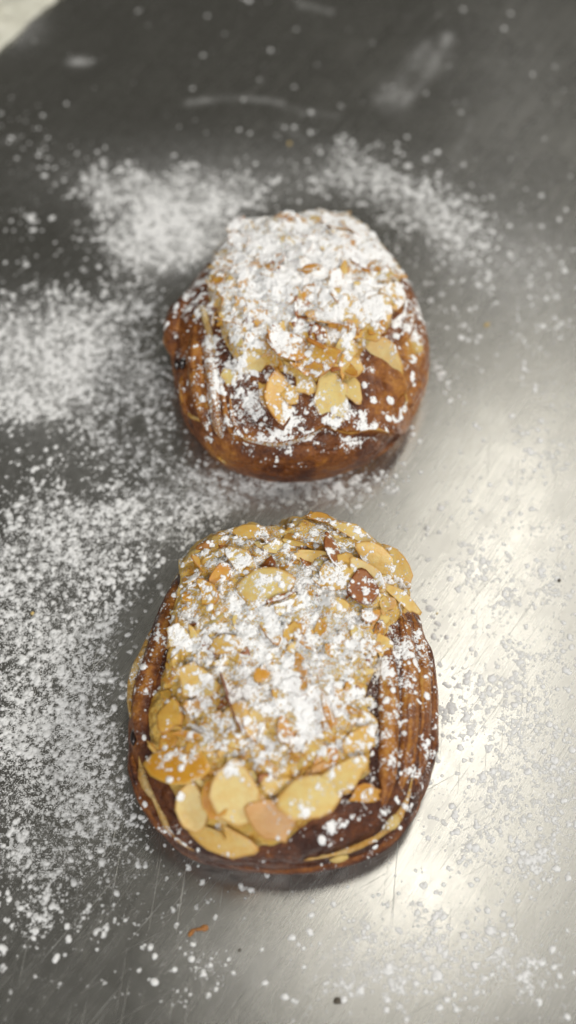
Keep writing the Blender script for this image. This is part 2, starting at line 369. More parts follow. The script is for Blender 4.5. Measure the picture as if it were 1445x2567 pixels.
def shell(name, GX, GY, H, B, mat, parent=None, origin=(0, 0, 0), maxjump=None, eps=.006, ok=None, **props):
    nx, ny = H.shape; Z = B + np.maximum(H, -eps)
    m = H > 0; c = m[:-1, :-1] | m[1:, :-1] | m[:-1, 1:] | m[1:, 1:]
    if ok is not None: c &= ok[:-1, :-1] & ok[1:, :-1] & ok[:-1, 1:] & ok[1:, 1:]
    if maxjump:
        q = np.stack([B[:-1, :-1], B[1:, :-1], B[:-1, 1:], B[1:, 1:]]); c &= (q.max(0) - q.min(0)) < maxjump
    i, j = np.nonzero(c); F = np.stack([i * ny + j, (i + 1) * ny + j, (i + 1) * ny + j + 1, i * ny + j + 1], -1)
    u, inv = np.unique(F, return_inverse=True); F = inv.reshape(F.shape)
    V = np.stack([GX.ravel()[u], GY.ravel()[u], Z.ravel()[u]], -1)
    me = mesh(name, V, F, mat, {'thick': H.ravel()[u]}, origin=origin)
    return obj(name, me, parent, **props)
shell('powdered_sugar', GX, GY, Hs, np.zeros_like(Hs), M_TSUGAR, kind='stuff',
      label='white powdered sugar sprinkled in clumps and specks over the steel table', category='powdered sugar')

# ------------------------------------------------------------------ pastries
class Pastry:
    def __init__(s, label, outline, H, zeq, centre, seed):
        s.seed = seed; pts = spline(outline + [outline[0]], 240)[:-1]
        W3 = np.array([P(a, b, c) for a, b, c in pts]); c0 = P(*centre)
        s.c = np.array([c0[0], c0[1], 0.0]); s.H = H; s.zeq = zeq
        d = W3[:, :2] - s.c[:2]; th = np.arctan2(d[:, 1], d[:, 0]); r = np.hypot(d[:, 0], d[:, 1])
        o = np.argsort(th); s.th = th[o]; s.r = r[o]
        s.root = bpy.data.objects.new('almond_pastry', None); COL.objects.link(s.root)
        s.root.location = tuple(s.c * CM); s.root['label'] = label; s.root['category'] = 'pastry'
        s.VV = []; s.FF = []; s.nv = 0
    def R(s, th):
        return np.interp(th, np.concatenate([s.th - 2 * np.pi, s.th, s.th + 2 * np.pi]), np.tile(s.r, 3))
    def base(s, nu=460, nv=190):
        th = np.linspace(-np.pi, np.pi, nu, endpoint=False); Rr = s.R(th)
        phi = np.linspace(0.0, 1.0, nv) ** .8 * math.radians(138)
        sp, cp = np.sin(phi), np.cos(phi)
        rr = np.where(phi < np.pi / 2, np.maximum(sp, 0) ** .80, 1 - .17 * (1 - sp) ** .9)
        zz = np.where(cp > 0, s.zeq + (s.H - s.zeq) * np.abs(cp) ** .82, s.zeq * (1 + cp / abs(cp[-1])))
        V = np.zeros((nu, nv, 3)); V[..., 0] = s.c[0] + np.outer(Rr * np.cos(th), rr); V[..., 1] = s.c[1] + np.outer(Rr * np.sin(th), rr); V[..., 2] = zz[None, :]
        return V
    def normals(s, V):
        a = np.roll(V, -1, 0) - np.roll(V, 1, 0); b = np.zeros_like(V); b[:, 1:-1] = V[:, 2:] - V[:, :-2]; b[:, 0] = V[:, 1] - V[:, 0]; b[:, -1] = V[:, -1] - V[:, -2]
        N = np.cross(b, a); L = np.linalg.norm(N, axis=-1, keepdims=True); N = N / np.maximum(L, 1e-9)
        N[:, 0] = (0, 0, 1); return N if N[0, 30, 2] > 0 else np.concatenate([N[:, :1], -N[:, 1:]], 1)
    def add(s, V, F):
        F = np.asarray(F); s.VV.append(np.asarray(V).reshape(-1, 3)); s.FF.append([tuple(f) for f in (F + s.nv).tolist()]); s.nv += len(s.VV[-1])
    def bvh(s):
        V = np.concatenate(s.VV); F = [f for L in s.FF for f in L]
        s.B = BVHTree.FromPolygons(V.tolist(), F); return s.B
    def hit(s, px, py):
        cx, cy = pix(s.c + np.array([0, 0, 1.2]))
        for k in range(24):                      # beside the silhouette: the nearest place on it
            f = k * .02; d = P(px + (cx - px) * f, py + (cy - py) * f, 0) - CAM
            h = s.B.ray_cast(Vector(CAM), Vector(d).normalized())
            if h[0] is not None: return np.array(h[0]), np.array(h[1])
        return None, None
    def body(s, disp, bake, dust):
        V = s.base(); N = s.normals(V); px, py = pix(V)
        V = V + N * disp(V, px, py, N)[..., None]; V[..., 2] = np.maximum(V[..., 2], .02)
        N = s.normals(V); px, py = pix(V); s.V, s.N, s.px, s.py = V, N, px, py
        nu, nv = V.shape[:2]; F = gridfaces(nu, nv, True)[:, ::-1].copy()
        up = np.clip(N[..., 2], 0, 1)
        obj('crust', mesh('crust', V.reshape(-1, 3), F, M_CRUST, {'bake': bake(V, px, py), 'dust': dust(px, py) * up}, origin=s.c), s.root)
        s.add(V, F); s.bvh()
    def cream(s, region, thick, dust, seed, name='almond_cream', mat=None, ragged=22, lump=.16):
        V, N, px, py = s.V, s.N, s.px, s.py; nu, nv = V.shape[:2]
        sd = sdist(px, py, region) + ragged * fbm(V * 1.1, 4, seed)
        k = sstep(-6, 26, sd); off = k * thick + k * lump * fbm(V * 1.8, 4, seed + 3) + k * .07 * fbm(V * 5, 3, seed + 9) - .06 * (1 - k)
        W3 = V + N * off[..., None]; F = gridfaces(nu, nv, True)[:, ::-1]
        F = F[(sd.reshape(-1)[F] > -12).any(1) & (N[..., 2].reshape(-1)[F] > -.1).all(1)]
        u, inv = np.unique(F, return_inverse=True); F = inv.reshape(F.shape); VW = W3.reshape(-1, 3)[u]
        obj(name, mesh(name, VW, F, mat or M_CREAM, {'dust': dust(px, py).ravel()[u]}, origin=s.c), s.root)
        s.add(VW, F); s.bvh()
    def tube(s, name, pts, radii, bake, dust=.3, sink=.35, seed=0, n=44, m=20, flat=1.0, rough=.12, stripes=True, label=None):
        """a fold of dough lying along the crust"""
        path = spline(pts, n); rad = np.interp(np.linspace(0, 1, n), np.linspace(0, 1, len(radii)), radii)
        C, Nn = [], []
        for a, b in path:
            q, w = s.hit(a, b)
            if q is None: q, w = (C[-1], Nn[-1]) if C else (P(a, b, 1.2), np.array([0, 0, 1.0]))
            C.append(q); Nn.append(w)
        C = np.array(C); Nn = np.array(Nn)
        for _ in range(4):
            C[1:-1] = (C[:-2] + 2 * C[1:-1] + C[2:]) / 4; Nn[1:-1] = (Nn[:-2] + 2 * Nn[1:-1] + Nn[2:]) / 4
        Nn /= np.linalg.norm(Nn, axis=1, keepdims=True)
        T = np.gradient(C, axis=0); T /= np.maximum(np.linalg.norm(T, axis=1, keepdims=True), 1e-9)
        Bn = np.cross(T, Nn); Bn /= np.linalg.norm(Bn, axis=1, keepdims=True); Nn = np.cross(Bn, T)
        tt = np.linspace(0, 1, n); end = np.sqrt(np.clip(1 - (2 * tt - 1) ** 10, 0, 1)) * (.35 + .65 * np.sin(np.pi * np.clip(tt, .02, .98)) ** .4)
        C = C - Nn * (rad * (sink - .22) + (1 - end) * rad * .8)[:, None]
        an = np.linspace(0, 2 * np.pi, m, endpoint=False); V = np.zeros((n, m, 3))
        for k in range(m):
            V[:, k] = C + Bn * (np.cos(an[k]) * rad * end)[:, None] + Nn * (np.sin(an[k]) * rad * end * flat)[:, None]
        o3 = V - C[:, None]; str_ = fbm(np.stack([np.broadcast_to(tt[:, None] * 3, (n, m)), np.broadcast_to(np.cos(an) * 3.6, (n, m)), np.broadcast_to(np.sin(an) * 3.6, (n, m))], -1), 3, seed)
        V = V + o3 * (rough * 1.6 * fbm(V * 1.6, 3, seed) + (rough * 1.7 * str_ if stripes else 0))[..., None] + o3 * (.4 * rough * fbm(V * 5, 3, seed + 5))[..., None]
        V[..., 2] = np.maximum(V[..., 2], .03); 
        F = gridfaces(n, m); j = np.arange(n - 1); F = np.vstack([F, np.stack([j * m + m - 1, (j + 1) * m + m - 1, (j + 1) * m, j * m], -1)])
        V2 = V.reshape(-1, 3)
        bk = bake + .34 * str_.ravel() + .15 * fbm(V2 * 2.5, 3, seed + 8)
        o = obj(name, mesh(name, V2, F, M_CRUST, {'bake': bk, 'dust': np.full(len(V2), dust)}, origin=s.c), s.root)
        if label: o['label'] = label
        s.add(V2, F)
    # --- almond flakes
    def flake(s, me, kind, pos, nor, spin, tilt, tdir, sx, sy, lift=.0, name='almond_flake', label=None):
        z = Vector(nor).normalized(); x = Vector((math.cos(spin), math.sin(spin), 0)); x = (x - z * x.dot(z)).normalized(); y = z.cross(x)
        R3 = Matrix((x, y, z)).transposed()
        R3 = Matrix.Rotation(tilt, 3, (x * math.cos(tdir) + y * math.sin(tdir))) @ R3
        Mx = R3 @ Matrix.Diagonal((sx, sy, (sx + sy) / 2 if (sx + sy) / 2 < 1.1 else 1.1))
        p = np.array(pos) + np.array(z) * lift
        o = bpy.data.objects.new(name, me); COL.objects.link(o); o.parent = s.root
        o.location = tuple((p - s.c) * CM)
        o.rotation_euler = R3.to_euler(); o.scale = (sx, sy, min((sx + sy) / 2, 1.1))
        if label: o['label'] = label
        Vl = FLV[me.name][0]; Vw = (np.array(Mx) @ Vl.T).T + p
        s.add(Vw, FLV[me.name][1]); return o
    def sugar(s, dens_fn, lam, seed, rmin=.013, rmax=.15, pw=2.5, g=.020, k=.98):
        s.bvh(); V = np.concatenate(s.VV); lo = V.min(0) - .1; hi = V.max(0) + .1
        nx, ny = int((hi[0] - lo[0]) / g), int((hi[1] - lo[1]) / g)
        gx = lo[0] + (np.arange(nx) + .5) * g; gy = lo[1] + (np.arange(ny) + .5) * g; GX, GY = np.meshgrid(gx, gy, indexing='ij')
        B = np.full((nx, ny), -5.0); NZ = np.zeros((nx, ny)); dn = Vector((0, 0, -1)); rc = s.B.ray_cast
        for i in range(nx):
            for j in range(ny):
                h = rc(Vector((gx[i], gy[j], 9)), dn)
                if h[0] is not None: B[i, j] = h[0].z; NZ[i, j] = abs(h[1].z)
        ok = B > -1
        PX, PY = pix(np.stack([GX, GY, np.maximum(B, 0)], -1)); D = dens_fn(PX, PY) * sstep(.30, .75, NZ)
        raw = D.copy()
        D = D * np.clip(1 + 2.0 * n2(GX, GY, 1.7, 4, seed) + 1.5 * n2(GX, GY, 4.5, 3, seed + 4), .04, 2.6)
        D = np.clip(D, 0, 1)
        fn = lambda x, y: D[np.clip(((x - lo[0]) / g).astype(int), 0, nx - 1), np.clip(((y - lo[1]) / g).astype(int), 0, ny - 1)]
        H = stamp(lo[0], lo[1], nx, ny, g, fn, lam * .38, rmin, rmax, 2.3, seed)
        nf = n2(GX, GY, 12.0, 3, seed + 21); nm = n2(GX, GY, 5.0, 3, seed + 31); H = H * (.7 + .7 * nf) - .004 - .022 * np.clip(-nf - .5 * nm, 0, 1)
        Fr = cover(frac(GX, GY, 2.4, 6, .84, seed + 70), np.clip(1 - np.exp(-k * 1.0 * raw ** 1.15 * (1 + .6 * n2(GX, GY, .8, 3, seed + 5))), 0, .97))
        H = np.maximum(H, np.clip(Fr, -.3, 2.0) * .020)
        # where it lies thick the sugar bridges the flakes: heap it on a smoothed surface
        Bs = np.where(ok, B, 0.0); wt = ok.astype(float)
        for _ in range(10):
            for ax in (0, 1):
                Bs = (np.roll(Bs, 1, ax) + Bs * 2 + np.roll(Bs, -1, ax)) / 4; wt = (np.roll(wt, 1, ax) + wt * 2 + np.roll(wt, -1, ax)) / 4
        Bs = Bs / np.maximum(wt, .2)
        th = sstep(.80, 1.5, raw + .7 * n2(GX, GY, 1.5, 4, seed + 50) + .6 * n2(GX, GY, 6, 4, seed + 51))
        Ht = np.where(th > .02, (Bs - B) * .8 + .05 * th - .03 + .05 * n2(GX, GY, 5, 4, seed + 60), -1); Ht = np.minimum(Ht, .30)
        H = np.maximum(H, np.where(th > .02, Ht, -1))
        shell('sugar_dusting', GX, GY, H, B, M_SUGAR, s.root, s.c, maxjump=.16, ok=ok, kind='stuff')

FLV = {}
def flake_mesh(seed, mat, shape):
    """a thin curved slice of almond: pointed oval, often chipped; unit size about 1 x 0.62 cm"""
    r = random.Random(seed); n = 16; out = []
    chip = r.random() * 2 * math.pi; chw = .5 + r.random() * .7; chd = {'whole': 0, 'chip': .30, 'broken': .55, 'sliver': .2, 'jag': .35, 'leaf': 0}[shape]
    for k in range(n):
        a = 2 * math.pi * k / n; c = math.cos(a)
        x = .5 * c * (1 + .08 * r.uniform(-1, 1)); w = .31 * (1 - .38 * max(c, 0) ** 1.6)
        if shape == 'sliver': w *= .42
        if shape == 'leaf': w = .30 * abs(math.sin(a)) ** .45
        y = w * math.sin(a) * (1 + .10 * r.uniform(-1, 1))
        da = abs((a - chip + math.pi) % (2 * math.pi) - math.pi)
        if da < chw: f = 1 - chd * (1 - (da / chw) ** 4); x *= f; y *= f
        if shape in ('jag', 'broken'): q_ = r.uniform(.78, 1.08); x *= q_; y *= q_
        out.append((x, y))
    cu = r.uniform(.10, .42) * r.choice([-1, 1, 1]); cv = r.uniform(-.3, .5); tw = r.uniform(-.3, .3); th = .042
    V = []; rim = []
    def z(x, y): return cu * x * x + cv * y * y * 1.5 + tw * x * y
    for side in (1, -1):
        for f in (1, .86, .5):
            for x, y in out: V.append((x * f, y * f, z(x * f, y * f) + side * th / 2 * (.55 if f == 1 else 1.0))); rim.append(1.0 if f == 1 else .12)
        V.append((0, 0, side * th / 2)); rim.append(0)
    F = []
    for sd in (0, 1):
        o = sd * (3 * n + 1)
        for q in (0, 1):
            for k in range(n):
                k2 = (k + 1) % n; f = (o + q * n + k, o + q * n + k2, o + (q + 1) * n + k2, o + (q + 1) * n + k); F.append(f if sd == 0 else f[::-1])
        for k in range(n):
            k2 = (k + 1) % n; f = (o + 2 * n + k, o + 2 * n + k2, o + 3 * n); F.append(f if sd == 0 else f[::-1])
    b = 3 * n + 1
    for k in range(n): k2 = (k + 1) % n; F.append((b + k, b + k2, k2, k))
    me = mesh('almond_flake', V, F, mat, {'rim': rim})
    FLV[me.name] = (np.array(V), None); tri = []
    for f in F: tri.append(f if len(f) == 4 else (f[0], f[1], f[2], f[2]))
    # a copy of the surface for casting rays (quads only, fan ends doubled)
    FLV[me.name] = (np.array(V), np.array([[a, b_, c_, d_] for a, b_, c_, d_ in tri]))
    return me
shapes = ['whole', 'chip', 'broken', 'jag', 'broken', 'sliver', 'whole', 'leaf']
FM = [[flake_mesh(100 * mi + k, M_FL[mi], shapes[k]) for k in range(8)] for mi in range(5)]
def fix_add(s):
    def add(V, F):
        F = np.asarray(F); s.VV.append(np.asarray(V).reshape(-1, 3))
        s.FF.append([tuple(f) if f[2] != f[3] else tuple(f[:3]) for f in (F + s.nv).tolist()]); s.nv += len(s.VV[-1])
    s.add = add

def scatter(p, region, n, seed, wts, size=(.75, 1.35), avoid=None, big=0):
    r = random.Random(seed); xs_ = [a for a, b in region]; ys_ = [b for a, b in region]; k = 0; tries = 0
    p.bvh()
    while k < n and tries < 5000:
        tries += 1; a = r.uniform(min(xs_), max(xs_)); b = r.uniform(min(ys_), max(ys_))
        if sdist(np.array([a]), np.array([b]), region)[0] < 4: continue
        q, w = p.hit(a, b)
        if q is None: continue
        w = w if w[2] > 0 else -w
        mi = r.choices(range(5), wts)[0]; vi = r.randrange(7); sz = r.uniform(*size) * (.62 if r.random() < .45 else 1)
        p.flake(FM[mi][vi], mi, q, w, r.uniform(0, 6.28), r.gauss(0, .15), r.uniform(0, 6.28), sz, sz * r.uniform(.8, 1.25), lift=r.uniform(-.075, .025)); k += 1
        if k % 45 == 0: p.bvh()
    p.bvh()
def heroes(p, L):
    for (px, py, L_, W_, ang, mi, vi, tx, ty, lift, label) in L:
        q, w = p.hit(px, py)
        if q is None: continue
        cpx = FPX / np.dot(q - CAM, FWD)
        w = np.array(w); w = w * .6 + np.array([0, -.12, .4]); w /= np.linalg.norm(w)
        # tx: tilt about the flake's long axis, ty: about its short axis
        z = Vector(w); spin = math.radians(ang)
        td = 0 if abs(tx) >= abs(ty) else math.pi / 2; tl = tx if abs(tx) >= abs(ty) else ty
        p.flake(FM[mi][vi], mi, q, w, spin, math.radians(tl), td, L_ / cpx, W_ / .62 / cpx, lift, label=label)
    p.bvh()

# ---- the far pastry
RG1 = [(540, 640), (590, 560), (700, 540), (840, 528), (930, 580), (1000, 680), (1015, 760), (960, 840), (905, 880), (890, 960), (760, 950), (680, 920), (580, 900), (550, 820), (520, 720)]
p1 = Pastry('glossy brown almond pastry farther from the camera, its upper half buried in white sugar',
    [(424, 860, 1.3), (446, 1000, 1.2), (482, 1080, 1.1), (560, 1158, 1.1), (690, 1192, 1.1), (850, 1178, 1.1), (960, 1122, 1.1), (1035, 1045, 1.2), (1076, 940, 1.3), (1070, 830, 1.5), (1035, 720, 1.8),
     (975, 620, 2.0), (870, 548, 2.1), (740, 545, 2.1), (610, 560, 2.1), (530, 640, 1.9), (470, 730, 1.6)], 3.5, 1.25, (745, 870, 1.2), 1)
fix_add(p1)
LIP1 = [(590, 1092), (640, 1106), (700, 1112), (760, 1096), (820, 1068), (870, 1082), (930, 1078), (985, 1085)]
def disp1(V, px, py, N):
    d = .10 * fbm(V * .55, 3, 2) + .035 * fbm(V * 2.2, 4, 7) - .07 * np.exp(-(fbm(V * np.array([.5, .5, 1.3]), 4, 60) / .035) ** 2) + .03 * np.abs(fbm(V * np.array([1.1, 1.1, 3.4]), 3, 61))
    dd, sd = polydist(px, py, LIP1); front = N[..., 2] > -.2
    above = sd < 0
    d = d + np.where(above, .13, -.10) * np.exp(-(dd / 38) ** 2) * front
    # wrinkles on the right flank
    for L, w, a in (([(985, 880), (1012, 960), (1030, 1010)], 9, .10), ([(1000, 1045), (1012, 1000), (1050, 960)], 8, -.12), ([(940, 930), (965, 1000), (1000, 1060)], 12, -.06), ([(1050, 800), (1035, 860), (1060, 930)], 12, -.10)):
        q, _ = polydist(px, py, L); d = d + a * np.exp(-(q / w) ** 2)
    return d
def bake1(V, px, py):
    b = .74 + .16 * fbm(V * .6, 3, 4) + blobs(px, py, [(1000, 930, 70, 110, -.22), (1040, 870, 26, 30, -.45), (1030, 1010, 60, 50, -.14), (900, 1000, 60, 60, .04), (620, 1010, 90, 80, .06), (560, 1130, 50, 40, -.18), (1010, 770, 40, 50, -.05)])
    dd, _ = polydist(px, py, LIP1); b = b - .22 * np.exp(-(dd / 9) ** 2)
    return b - .10 * sstep(1.0, .3, V[..., 2])
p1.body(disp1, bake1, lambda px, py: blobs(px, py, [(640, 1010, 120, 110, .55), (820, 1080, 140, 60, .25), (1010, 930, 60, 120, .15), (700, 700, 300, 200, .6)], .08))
p1.cream(RG1, .34, lambda px, py: blobs(px, py, [(750, 700, 280, 200, 1.0)], .3), 12)
T = p1.tube
T('dough_fold', [(475, 715), (445, 780), (433, 850), (437, 900)], [.28, .40, .42, .30], .62, .12, seed=1)
T('dough_fold', [(452, 940), (462, 1000), (474, 1050)], [.16, .2, .16], .55, .15, seed=2)
T('dough_fold', [(487, 800), (489, 880), (497, 960), (512, 1040), (532, 1100)], [.22, .33, .33, .30, .22], .60, .25, seed=3)
T('dough_fold', [(514, 815), (527, 900), (537, 980), (546, 1060), (560, 1110)], [.14, .22, .24, .24, .18], .48, .7, seed=4)
T('dough_fold', [(552, 930), (560, 1000), (572, 1060), (592, 1115)], [.07, .11, .12, .08], .5, .5, seed=5, m=12)
T('dough_fold', [(575, 985), (582, 1040), (600, 1090), (626, 1140)], [.05, .09, .09, .06], .56, .3, seed=6, m=12)
T('dough_edge', [(480, 800), (505, 770), (516, 800), (530, 850), (540, 890)], [.10, .14, .14, .10, .06], .06, .3, seed=7, m=12, label='pale unbaked edge of dough')
T('dough_edge', [(462, 1020), (478, 1042), (500, 1052), (528, 1066)], [.04, .08, .07, .04], .15, .3, seed=8, m=10)
T('dough_fold', [(1040, 760), (1028, 800), (1015, 840), (1000, 870)], [.12, .24, .22, .14], .58, .2, seed=9)
T('crust_lip', [(600, 1098), (650, 1108), (705, 1113), (765, 1096), (820, 1070)], [.04, .08, .09, .09, .05], .25, .9, seed=10, m=12, sink=.1, label='cracked pale crust lip heaped with sugar')
T('crust_lip', [(842, 1078), (880, 1086), (920, 1076), (955, 1078), (985, 1090)], [.03, .06, .06, .05, .03], .28, .2, seed=11, m=12, sink=.1)
T('crust_lip', [(1004, 1046), (1012, 1024), (1020, 1004), (1016, 985)], [.03, .05, .05, .03], .14, .05, seed=12, m=10, sink=.1)
T('dough_edge', [(540, 1145), (556, 1152), (570, 1168)], [.05, .07, .03], .22, .1, seed=13, m=10)
p1.bvh()
def pellet(p, name, px, py, rx, ry, rz, ang, mat, sink=.0, seed=0):
    q, w = p.hit(px, py); n, m = 14, 10; V = []
    for i in range(n):
        for j in range(m):
            a = 2 * math.pi * i / n; b = math.pi * (j + .02) / (m - .96) 
            V.append((rx * math.cos(a) * math.sin(b), ry * math.sin(a) * math.sin(b), rz * math.cos(b)))
    V = np.array(V); V = V * (1 + .18 * fbm(V * 4 + seed, 3, seed))[:, None]; c, s_ = math.cos(ang), math.sin(ang)
    V = V @ np.array([[c, s_, 0], [-s_, c, 0], [0, 0, 1]]) + q + np.array(w) * -sink
    F = gridfaces(n, m, True)[:, ::-1].copy(); obj(name, mesh(name, V, F, mat, origin=p.c), p.root); p.add(V, F)
pellet(p1, 'chocolate_hole_piece', 461, 912, .13, .27, .16, 0, M_DARK, -.04, 1)
pellet(p1, 'chocolate_hole_piece', 446, 915, .10, .22, .14, .1, M_DARK, -.05, 2)  # black pellet standing in for the dark of a hole beside the chocolate
pellet(p1, 'custard_bead', 1045, 868, .22, .30, .14, .4, M_CRUMBY, .02, 3)
p1.bvh()
scatter(p1, RG1, 200, 31, [5, 4, .9, .6, 1.2], (.75, 1.3))
heroes(p1, [
    (700, 1000, 150, 84, 96, 1, 7, 18, 0, .10, 'amber edged almond slice hanging over the brown crust'),
    (668, 985, 90, 50, 100, 1, 3, 0, 0, .03, None), (735, 990, 70, 50, 20, 0, 2, 0, 0, .04, None),
    (832, 1003, 158, 92, -82, 0, 7, -8, 12, .10, 'large pale almond slice with a notched tip'), (878, 972, 110, 50, 112, 0, 7, 0, 14, .12, None),
    (958, 892, 140, 84, 128, 0, 7, -20, 0, .10, 'almond slice with a dark gap beneath its left edge'),
    (935, 790, 140, 88, 60, 0, 0, 0, 0, .14, None), (800, 905, 120, 84, 10, 1, 1, 14, 0, .10, None), (770, 960, 80, 60, 60, 0, 2, 0, 0, .06, None),
    (575, 940, 66, 40, 95, 0, 2, 0, 0, .06, None), (640, 900, 110, 70, 30, 0, 3, 0, 10, .08, None), (720, 870, 120, 80, 150, 1, 0, 0, 0, .10, None),
    (855, 770, 130, 84, -30, 0, 0, 16, 0, .12, None), (745, 790, 100, 30, 95, 2, 5, 60, 0, .08, None), (860, 880, 110, 70, 70, 0, 3, 10, 0, .12, None),
    (980, 740, 110, 80, 70, 0, 1, 0, 0, .1, None), (900, 665, 70, 30, -30, 2, 5, 0, 0, .12, None), (600, 600, 60, 60, 0, 1, 2, 0, 0, .1, None), (590, 548, 50, 30, 20, 2, 2, 0, 0, .1, None)])
def dens1(px, py):
    d = blobs(px, py, [(800, 610, 220, 90, 1.6), (650, 640, 120, 80, .75), (730, 730, 160, 70, .9), (900, 730, 120, 70, .8), (780, 640, 280, 150, .5), (960, 620, 60, 60, .8), (720, 850, 170, 70, .42), (620, 850, 60, 80, .5),
        (850, 850, 90, 60, .45), (600, 970, 70, 60, .22), (680, 1010, 120, 80, .36), (860, 1060, 120, 50, .2), (840, 960, 70, 40, .35), (840, 1035, 40, 30, .35), (535, 1000, 22, 110, .75), (540, 870, 26, 90, .45), (470, 760, 30, 60, .25), (463, 900, 14, 24, .7), (1040, 830, 36, 50, .7), (900, 1120, 100, 50, .10), (1010, 780, 30, 60, .4), (780, 1070, 240, 70, .20)], .10)
    dd, _ = polydist(px, py, LIP1[:5]); d = d + .95 * np.exp(-(dd / 12) ** 2)
    d = d - blobs(px, py, [(1000, 980, 60, 60, .10), (575, 640, 30, 50, .5), (560, 700, 30, 40, .3), (900, 1150, 250, 35, .06)])
    return np.clip(d, .01, 1.3) * .8
p1.sugar(dens1, 2.0, 41)

# ---- the near pastry
RG2 = [(450, 1410), (520, 1360), (600, 1315), (700, 1320), (790, 1290), (880, 1310), (960, 1380), (1020, 1460), (1035, 1520), (975, 1570), (950, 1650), (925, 1740), (935, 1850), (925, 1940), (860, 2000), (780, 2060), (690, 2115), (560, 2120), (480, 2060), (410, 1970), (375, 1880), (378, 1780), (405, 1680), (430, 1560)]
p2 = Pastry('larger almond pastry nearest the camera, thickly covered in golden flaked almonds',
    [(322, 1830, 1.2), (335, 1950, 1.1), (385, 2060, 1.0), (470, 2150, .9), (600, 2186, .9), (760, 2188, .9), (880, 2168, .9), (980, 2110, 1.0), (1055, 2010, 1.1), (1092, 1890, 1.3), (1094, 1740, 1.5), (1075, 1620, 1.7),
     (1040, 1500, 2.0), (970, 1385, 2.2), (880, 1315, 2.3), (760, 1300, 2.3), (620, 1325, 2.2), (500, 1375, 2.0), (430, 1460, 1.7), (385, 1570, 1.5), (340, 1690, 1.3)], 3.7, 1.2, (705, 1745, 1.2), 2)
fix_add(p2)
def disp2(V, px, py, N):
    d = .09 * fbm(V * .5, 3, 22) + .035 * fbm(V * 2.2, 4, 27) - .07 * np.exp(-(fbm(V * np.array([.5, .5, 1.3]), 4, 64) / .035) ** 2)
    q, _ = polydist(px, py, [(940, 1560), (935, 1750), (940, 1950)]); d = d - .16 * np.exp(-(q / 22) ** 2)
    q, _ = polydist(px, py, [(1030, 1960), (1000, 2045), (950, 2095), (870, 2135), (780, 2155)]); d = d - .10 * np.exp(-(q / 14) ** 2)
    return d
def bake2(V, px, py):
    return .90 + .12 * fbm(V * .6, 3, 24) + blobs(px, py, [(1040, 1750, 60, 260, -.2), (1000, 1560, 60, 60, -.15), (340, 1800, 25, 120, -.25)]) 
p2.body(disp2, bake2, lambda px, py: blobs(px, py, [(1000, 1600, 120, 180, .55), (1030, 1850, 80, 150, .25), (420, 1550, 60, 150, .25), (700, 1600, 300, 300, .6)], .06))
T = p2.tube
T('dough_fold', [(960, 1560), (972, 1640), (975, 1740), (976, 1850), (972, 1960), (955, 2050)], [.14, .26, .32, .32, .28, .16], .55, .35, seed=21, sink=.3, flat=.7)
T('dough_fold', [(1000, 1500), (1020, 1590), (1028, 1700), (1028, 1820), (1018, 1930), (1000, 2000)], [.16, .30, .32, .32, .28, .16], .56, .4, seed=22, sink=.25, flat=.7)
T('dough_fold', [(1030, 1520), (1052, 1600), (1062, 1700), (1064, 1810), (1054, 1920), (1040, 1980)], [.14, .24, .28, .28, .24, .14], .54, .35, seed=23, sink=.2, flat=.7)
T('dough_fold', [(1050, 1560), (1076, 1650), (1086, 1760), (1084, 1870), (1068, 1960)], [.14, .22, .26, .26, .16], .70, .15, seed=24, sink=.3, flat=.7)
T('dough_edge', [(1038, 1930), (1022, 2000), (992, 2055), (945, 2098), (880, 2128), (800, 2150), (740, 2160)], [.05, .08, .15, .11, .13, .06, .05], .16, .12, seed=25, m=16, sink=.3, rough=.5, label='pale yellow unbaked edge of dough')
T('dough_fold', [(1066, 1950), (1040, 2040), (980, 2105), (890, 2150), (780, 2176), (650, 2180), (520, 2160)], [.15, .26, .26, .24, .22, .22, .16], .82, .1, seed=26, sink=.5)
T('dough_fold', [(450, 1430), (432, 1500), (412, 1580), (385, 1660), (362, 1740), (352, 1820), (362, 1890)], [.16, .32, .36, .38, .40, .36, .22], .68, .3, seed=27, sink=.3)
T('dough_edge', [(385, 1560), (362, 1630), (340, 1690), (330, 1750), (328, 1810)], [.06, .14, .18, .18, .10], .16, .4, seed=28, sink=.2, label='tan outer edge of dough dusted with sugar')
T('dough_fold', [(325, 1830), (335, 1920), (362, 2000), (405, 2070), (470, 2130)], [.16, .28, .28, .26, .16], .78, .15, seed=29, sink=.4)
T('dough_edge', [(345, 1880), (360, 1940), (388, 2000), (415, 2060), (445, 2105), (500, 2140)], [.06, .17, .07, .12, .06, .04], .18, .4, seed=30, sink=.3, m=14, rough=.5)
T('dough_fold', [(520, 1352), (500, 1372), (470, 1392), (452, 1420)], [.14, .26, .28, .16], .70, .5, seed=31)
p2.cream(RG2, .36, lambda px, py: blobs(px, py, [(740, 1600, 230, 280, .8)], .3), 52)
pellet(p2, 'chocolate_hole_piece', 338, 1850, .12, .28, .16, 0, M_DARK, -.02, 5)
pellet(p2, 'custard_bead', 984, 2060, .20, .30, .12, -.6, M_CRUMBY, .02, 8)
pellet(p2, 'custard_bead', 850, 2152, .30, .14, .12, .15, M_CRUMBY, .02, 9)
pellet(p2, 'chocolate_hole_piece', 515, 1368, .34, .17, .16, .35, M_CRUMB, .0, 6)
p2.bvh()
scatter(p2, RG2, 262, 77, [5, 4.5, .8, .9, .9], (.7, 1.2))
